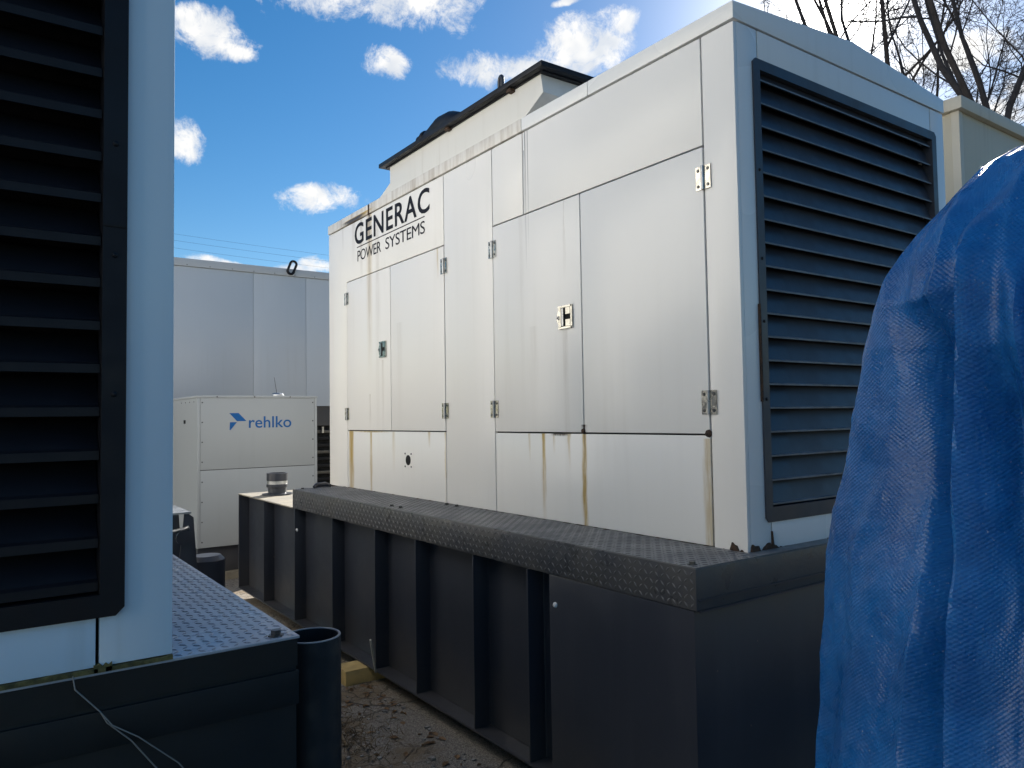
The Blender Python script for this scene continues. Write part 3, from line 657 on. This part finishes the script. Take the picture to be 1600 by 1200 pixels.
def tarp():
    prof = [(2.175, .0), (2.192, .06), (2.186, .115), (2.162, .160), (2.122, .198), (2.090, .226), (2.062, .254), (2.034, .279), (1.998, .305), (1.955, .329), (1.906, .350), (1.816, .374),
            (1.706, .388), (1.596, .404), (1.498, .426), (1.414, .447), (1.301, .462), (1.189, .476), (1.061, .493), (.919, .51), (.6, .545), (.3, .57), (.02, .60)]
    cx, cy = 1.6707, .5207
    NT, NH = 420, 460
    folds = FOLDS
    lens_ = [0]
    for i in range(1, len(prof)): lens_.append(lens_[-1]+math.hypot(prof[i][0]-prof[i-1][0], prof[i][1]-prof[i-1][1]))
    tot = lens_[-1]; vs = []; uv = []
    for j in range(NH+1):
        s = tot*j/NH; i = 0
        while i < len(prof)-2 and lens_[i+1] < s: i += 1
        t = (s-lens_[i])/(lens_[i+1]-lens_[i]); z = prof[i][0]+(prof[i+1][0]-prof[i][0])*t; r = prof[i][1]+(prof[i+1][1]-prof[i][1])*t
        sl_ = min(1, s/.45)
        here = []           # the long creases and ridges that cross this height: (angle, half width, height)
        for (pl, w, amp) in folds:
            if pl[-1][0] <= z <= pl[0][0] and r > .05:
                for q in range(len(pl)-1):
                    if pl[q+1][0] <= z <= pl[q][0]:
                        tq = (pl[q][0]-z)/(pl[q][0]-pl[q+1][0]); lt = pl[q][1]+(pl[q+1][1]-pl[q][1])*tq
                        fade = min(1, (pl[0][0]-z)/.1, max(.0, (z-pl[-1][0])/.1) if pl[-1][0] > .3 else 1)
                        ph = .5
                        for _ in range(5): ph = math.asin(max(-.98, min(.98, lt*(1.75-r*math.cos(ph))/(1.75*r))))
                        here.append((math.pi+.3021-ph, w, amp*fade)); break
        for k in range(NT):
            a = 2*math.pi*k/NT
            ca, sa = math.cos(a), math.sin(a)
            # folds: sharp ridges that run mostly downwards and spread from the top
            q = Vector((ca*1.5, sa*1.5, z*.55+.35*noise.noise(Vector((ca*2, sa*2, z*1.2)))))
            f1 = 1-2.2*abs(noise.noise(q*1.15+Vector((7.3, 2.1, .6))))
            f2 = 1-2.2*abs(noise.noise(Vector((ca*3.6, sa*3.6, z*1.1+3))+Vector((1.7, 9.2, 0))))
            f3 = 1-2.0*abs(noise.noise(Vector((ca*6, sa*6, z*5))+Vector((5, 1, 8))))
            f4 = 1-2.4*abs(noise.noise(Vector((ca*13, sa*13, z*16))+Vector((2, 4, 1))))
            dsp = sl_*(.040*(f1-.85)+.022*(f2-.75)+.006*(f3-.6)+.0016*(f4-.5))*(.45+.55*min(1, r/.4))
            for (a0, w, amp) in here:
                dsp += amp*math.exp(-(abs((a-a0)*r)/w)**1.3)
            rr = max(0, r+dsp)
            vs.append((cx+rr*ca, cy+rr*sa, z+sl_*.006*f3))
    fs = []
    for j in range(NH):
        for k in range(NT):
            l = (k+1) % NT; fs.append((j*NT+k, (j+1)*NT+k, (j+1)*NT+l, j*NT+l))
    m = bpy.data.materials.new('blue_tarp'); m.use_nodes = True; n = NG(m.node_tree)
    b = m.node_tree.nodes['Principled BSDF']; p = n.new('ShaderNodeTexCoord').outputs['Object']
    c = n.mix(n.rng(n.noise(p, 6, 6, .65), .35, .7), (.009, .105, .33, 1), (.019, .17, .49, 1))
    dust = n.rng(n.noise(p, 55, 6, .75), .52, .75)
    c = n.mix(n.m('MULTIPLY', dust, .12), c, (.22, .34, .52, 1))
    spk = n.rng(n.noise(p, 190, 2, .5), .70, .77)
    c = n.mix(n.m('MULTIPLY', spk, .6), c, (.5, .55, .6, 1))
    n.put(b.inputs['Base Color'], c)
    n.put(b.inputs['Roughness'], n.rng(n.noise(p, 25, 5, .6), .3, .7, .20, .40))
    spx = n.new('ShaderNodeSeparateXYZ'); n.put(spx.inputs[0], p)
    ang = n.m('MULTIPLY', n.m('ARCTAN2', spx.outputs[1], spx.outputs[0]), .38)
    wv = n.m('MULTIPLY', n.m('SINE', n.m('MULTIPLY', ang, 800.)), n.m('SINE', n.m('MULTIPLY', spx.outputs[2], 800.)))
    h = n.m('ADD', n.m('MULTIPLY', wv, .05), n.m('ADD', n.m('MULTIPLY', n.noise(p, 110, 3, .6), .22), n.m('MULTIPLY', n.noise(n.v('MULTIPLY', p, (1, 1, .35)), 14, 3, .55, dist=.6), .55)))
    bn = n.new('ShaderNodeBump'); bn.inputs['Strength'].default_value = .55; bn.inputs['Distance'].default_value = .012
    n.put(bn.inputs['Height'], h); n.put(b.inputs['Normal'], bn.outputs[0])
    tr = n.new('ShaderNodeBsdfTranslucent'); n.put(tr.inputs[0], (.02, .22, .62, 1)); n.put(tr.inputs[1], bn.outputs[0])
    mx = n.new('ShaderNodeMixShader'); mx.inputs[0].default_value = .25
    n.t.links.new(b.outputs[0], mx.inputs[1]); n.t.links.new(tr.outputs[0], mx.inputs[2])
    n.t.links.new(mx.outputs[0], n.t.nodes['Material Output'].inputs[0])
    tb = MB(); tb.v = vs; tb.f = fs; tb.mi = [0]*len(fs)
    single('tarp', tb, m, 'crumpled blue woven tarp draped over a tall object at the right edge', 'tarp', base=(cx, cy, 0), smooth=True)
tarp()

# ------------------------------------------------------------------ bare trees
def tree(px, dist, height, seed, label, fork=.42, limbs=4, spread=.55, rad=.17, lean=0., dens=1., lim=6.):
    rnd = random.Random(seed); dr = sky_dir(px, 300); dr.z = 0; dr.normalize()
    base = dr*dist
    rad *= .7; dist *= 1.2; height *= 1.2
    base = dr*dist
    root = thing('bare_tree', label, 'tree', (base.x, base.y, 0), 'bare trees behind the enclosures')
    tk, cr = MB(), MB()
    def walk(p, dirn, length, r0_, r1_, nseg, wig, upw):
        pts = [p.copy()]; rs = [r0_]; d_ = dirn.normalized()
        for i in range(nseg):
            d_ = (d_+Vector((rnd.gauss(0, wig), rnd.gauss(0, wig), rnd.gauss(0, wig)*.7+upw))).normalized()
            p = p+d_*(length/nseg); pts.append(p.copy()); rs.append(r0_+(r1_-r0_)*(i+1)/nseg)
        return pts, rs, d_
    side = Vector((-dr.y, dr.x, 0))
    tp, trr, td = walk(Vector((base.x, base.y, -.1)), Vector((0, 0, 1))+side*lean, height*fork, rad, rad*.72, 7, .05, .02)
    tk.tube(tp, trr, 9)
    def grow(p, dirn, length, r, lvl):
        ns = (7, 6, 5, 4, 3)[lvl]; sides = (8, 6, 4, 3, 3)[lvl]
        pts, rs, de = walk(p, dirn, length, r, max(r*(.36, .32, .35, .4, .4)[lvl], .0045), ns, (.10, .16, .2, .22, .2)[lvl], (.05, .05, .03, .02, .0)[lvl])
        if lvl and max(abs((q-base).dot(side)) for q in (pts[0], pts[-1])) > lim: return
        cr.tube(pts, rs, sides, cap=False)
        if lvl == 4: return
        nb = int(round((6, 6, 6, 4)[lvl]*dens*rnd.uniform(.8, 1.25)))
        for i in range(nb):
            t = rnd.uniform(.22, 1.0) if lvl else rnd.uniform(.3, 1.0)
            k = min(int(t*ns), ns-1); q = pts[k].lerp(pts[k+1], t*ns-k) if t < 1 else pts[-1]
            tang = (pts[k+1]-pts[k]).normalized()
            ax = tang.orthogonal().normalized(); ax.rotate(Matrix.Rotation(rnd.uniform(0, 6.283), 3, tang))
            a = rnd.uniform(.45, 1.0)
            nd = tang*math.cos(a)+ax*math.sin(a)
            grow(q, nd, length*rnd.uniform(.30, .54)*(1.1-.35*t), max(rs[k]*rnd.uniform(.42, .62), .005), lvl+1)
    for i in range(limbs):
        a = 6.283*i/limbs+rnd.uniform(-.5, .5); sp = spread*rnd.uniform(.5, 1.25)
        nd = td+Vector((math.cos(a), math.sin(a), 0))*sp
        k = -1 if i < 3 else rnd.choice((-2, -3))
        grow(tp[k], nd, height*(1-fork)*rnd.uniform(.75, 1.1), rad*rnd.uniform(.42, .62), 0)
    tk.build('trunk', bark, root, smooth=True); cr.build('crown', twig_bark, root, smooth=True)
tree(1418, 19, 16, 11, 'multi-stemmed bare tree just right of the sun, above the louvred end', .47, 6, .20, .20, dens=1.1, lim=2.8)
tree(1362, 24, 13.5, 23, 'thin small bare tree close beside the sun', .56, 3, .22, .09, dens=.85, lim=2.4)
tree(1300, 25, 15, 5, 'slender bare tree behind the white roof, right in front of the sun', .62, 3, .16, .09, dens=.8, lim=2.2)
tree(1478, 21, 14.5, 31, 'bare tree rising between the white roof end and the tan coping', .46, 4, .30, .14)
tree(1568, 16, 14, 47, 'dark forked bare tree above the tan enclosure roof', .42, 6, .42, .20, dens=1.1)
tree(1660, 17, 13, 52, 'bare tree at the far right edge with low crooked limbs', .36, 6, .6, .17, dens=1.1)

# ------------------------------------------------------------------ wires in the sky
wm = mat('wire', (.05, .05, .055), .6)
for i, (za, zb, lab) in enumerate(((11.25, 10.7, 'topmost of three thin overhead wires above the grey enclosure'), (10.95, 10.35, 'middle of three thin overhead wires above the grey enclosure'), (10.6, 9.95, 'lowest of three thin overhead wires above the grey enclosure'))):
    pts = []
    for k in range(25):
        t = k/24; pts.append((-22+70*t, 40+2*t, za+2.0+(zb-za)*1.6*t-4*1.6*t*(1-t)))
    single('overhead_wire', MB().tube(pts, .0045, 5), wm, lab, 'wire', 'overhead wires', base=(13, 41, 0))

# ------------------------------------------------------------------ litter on the ground between the tanks
sh = MB(); sh.box(-.016, .016, -.006, .006, 0, .21)
o = single('wood_shim', sh, mat('shim_grey', (.34, .33, .28), .8, vscale=12), 'pale thin wooden shim leaning against a rib of the long tank', 'shim', base=(0, 0, 0), bevel=.002)
o.location = (TX-.018, 4.46, .112); o.rotation_euler = (R(-9), R(-4), R(75))
random.seed(21)
wd = MB()
for i in range(420):
    x, y = random.gauss(1.60, .12), random.gauss(3.92, .18)
    if x > 2.05 or x < .9: continue
    a = random.uniform(0, 6.283); l = random.uniform(.02, .085); h = random.uniform(.005, .045)
    wd.tube([(x, y, .003), (x+math.cos(a)*l*.5, y+math.sin(a)*l*.5, h), (x+math.cos(a)*l, y+math.sin(a)*l, h*.6)], [.0018, .0013, .0005], 3, cap=False)
tag(wd.build('dry_weeds', mat('dry_weed', (.17, .115, .055), .9, vscale=30, col2=(.08, .05, .025))), 'flattened dry brown weeds on the cracked asphalt', 'weeds', kind='stuff')
tw = MB().tube([(1.60, 3.78, .012), (1.63, 3.92, .02), (1.60, 4.03, .016), (1.545, 4.12, .03), (1.55, 4.22, .02)], [.007, .007, .006, .005, .003], 7)
tw.tube([(1.60, 4.03, .016), (1.65, 4.10, .03), (1.66, 4.19, .02)], [.005, .004, .002], 6)
single('fallen_twig', tw, mat('twig', (.24, .18, .11), .85, vscale=20), 'small crooked fallen twig on the asphalt among dry weeds', 'twig', base=(1.6, 3.95, 0), smooth=True)
pbm = MB()
for i in range(700):
    x, y = random.uniform(.85, 2.1), random.uniform(2.4, 8.0); r = random.uniform(.003, .012)*(1 if random.random() < .93 else 2)
    vs = [Vector((random.gauss(0, 1), random.gauss(0, 1), random.gauss(0, 1))).normalized() for _ in range(1)]
    k = random.uniform(.5, .8)
    P8 = [(x+sx*r*random.uniform(.6, 1), y+sy*r*random.uniform(.6, 1), (.004 if sz < 0 else .004+r*k*random.uniform(.8, 1.3))) for sz in (-1, 1) for sy in (-1, 1) for sx in (-1, 1)]
    pbm.add(P8, [(4, 5, 7, 6), (0, 1, 5, 4), (1, 3, 7, 5), (3, 2, 6, 7), (2, 0, 4, 6)])
tag(pbm.build('gravel', mat('gravel', (.42, .39, .34), .9, vscale=40, col2=(.12, .11, .10))), 'loose gravel and grit scattered between the tanks', 'gravel', kind='stuff')

lf = MB(); rl = random.Random(77)
for i in range(170):
    t = rl.random()
    x = TX-.03-abs(rl.gauss(0, .10)) if t < .6 else rl.uniform(.9, 2.0); y = rl.uniform(2.4, 6.5)
    a = rl.uniform(0, 6.283); l = rl.uniform(.012, .034); w = l*rl.uniform(.35, .6); cl_ = rl.uniform(.002, .012)
    ca, sa = math.cos(a), math.sin(a)
    def P(u, v, h): return (x+u*ca-v*sa, y+u*sa+v*ca, .006+h)
    lf.add([P(-l, 0, cl_*.3), P(-l*.2, w, cl_), P(l*.6, w*.6, cl_*.8), P(l, 0, .001), P(l*.5, -w*.7, cl_), P(-l*.3, -w, cl_*.7), P(0, 0, 0)],
           [(6, 0, 1), (6, 1, 2), (6, 2, 3), (6, 3, 4), (6, 4, 5), (6, 5, 0)])
tag(lf.build('dead_leaves', mat('dead_leaf', (.26, .15, .07), .85, vscale=45, col2=(.12, .07, .035))), 'small dead brown leaves gathered along the foot of the long tank', 'leaves', kind='stuff')
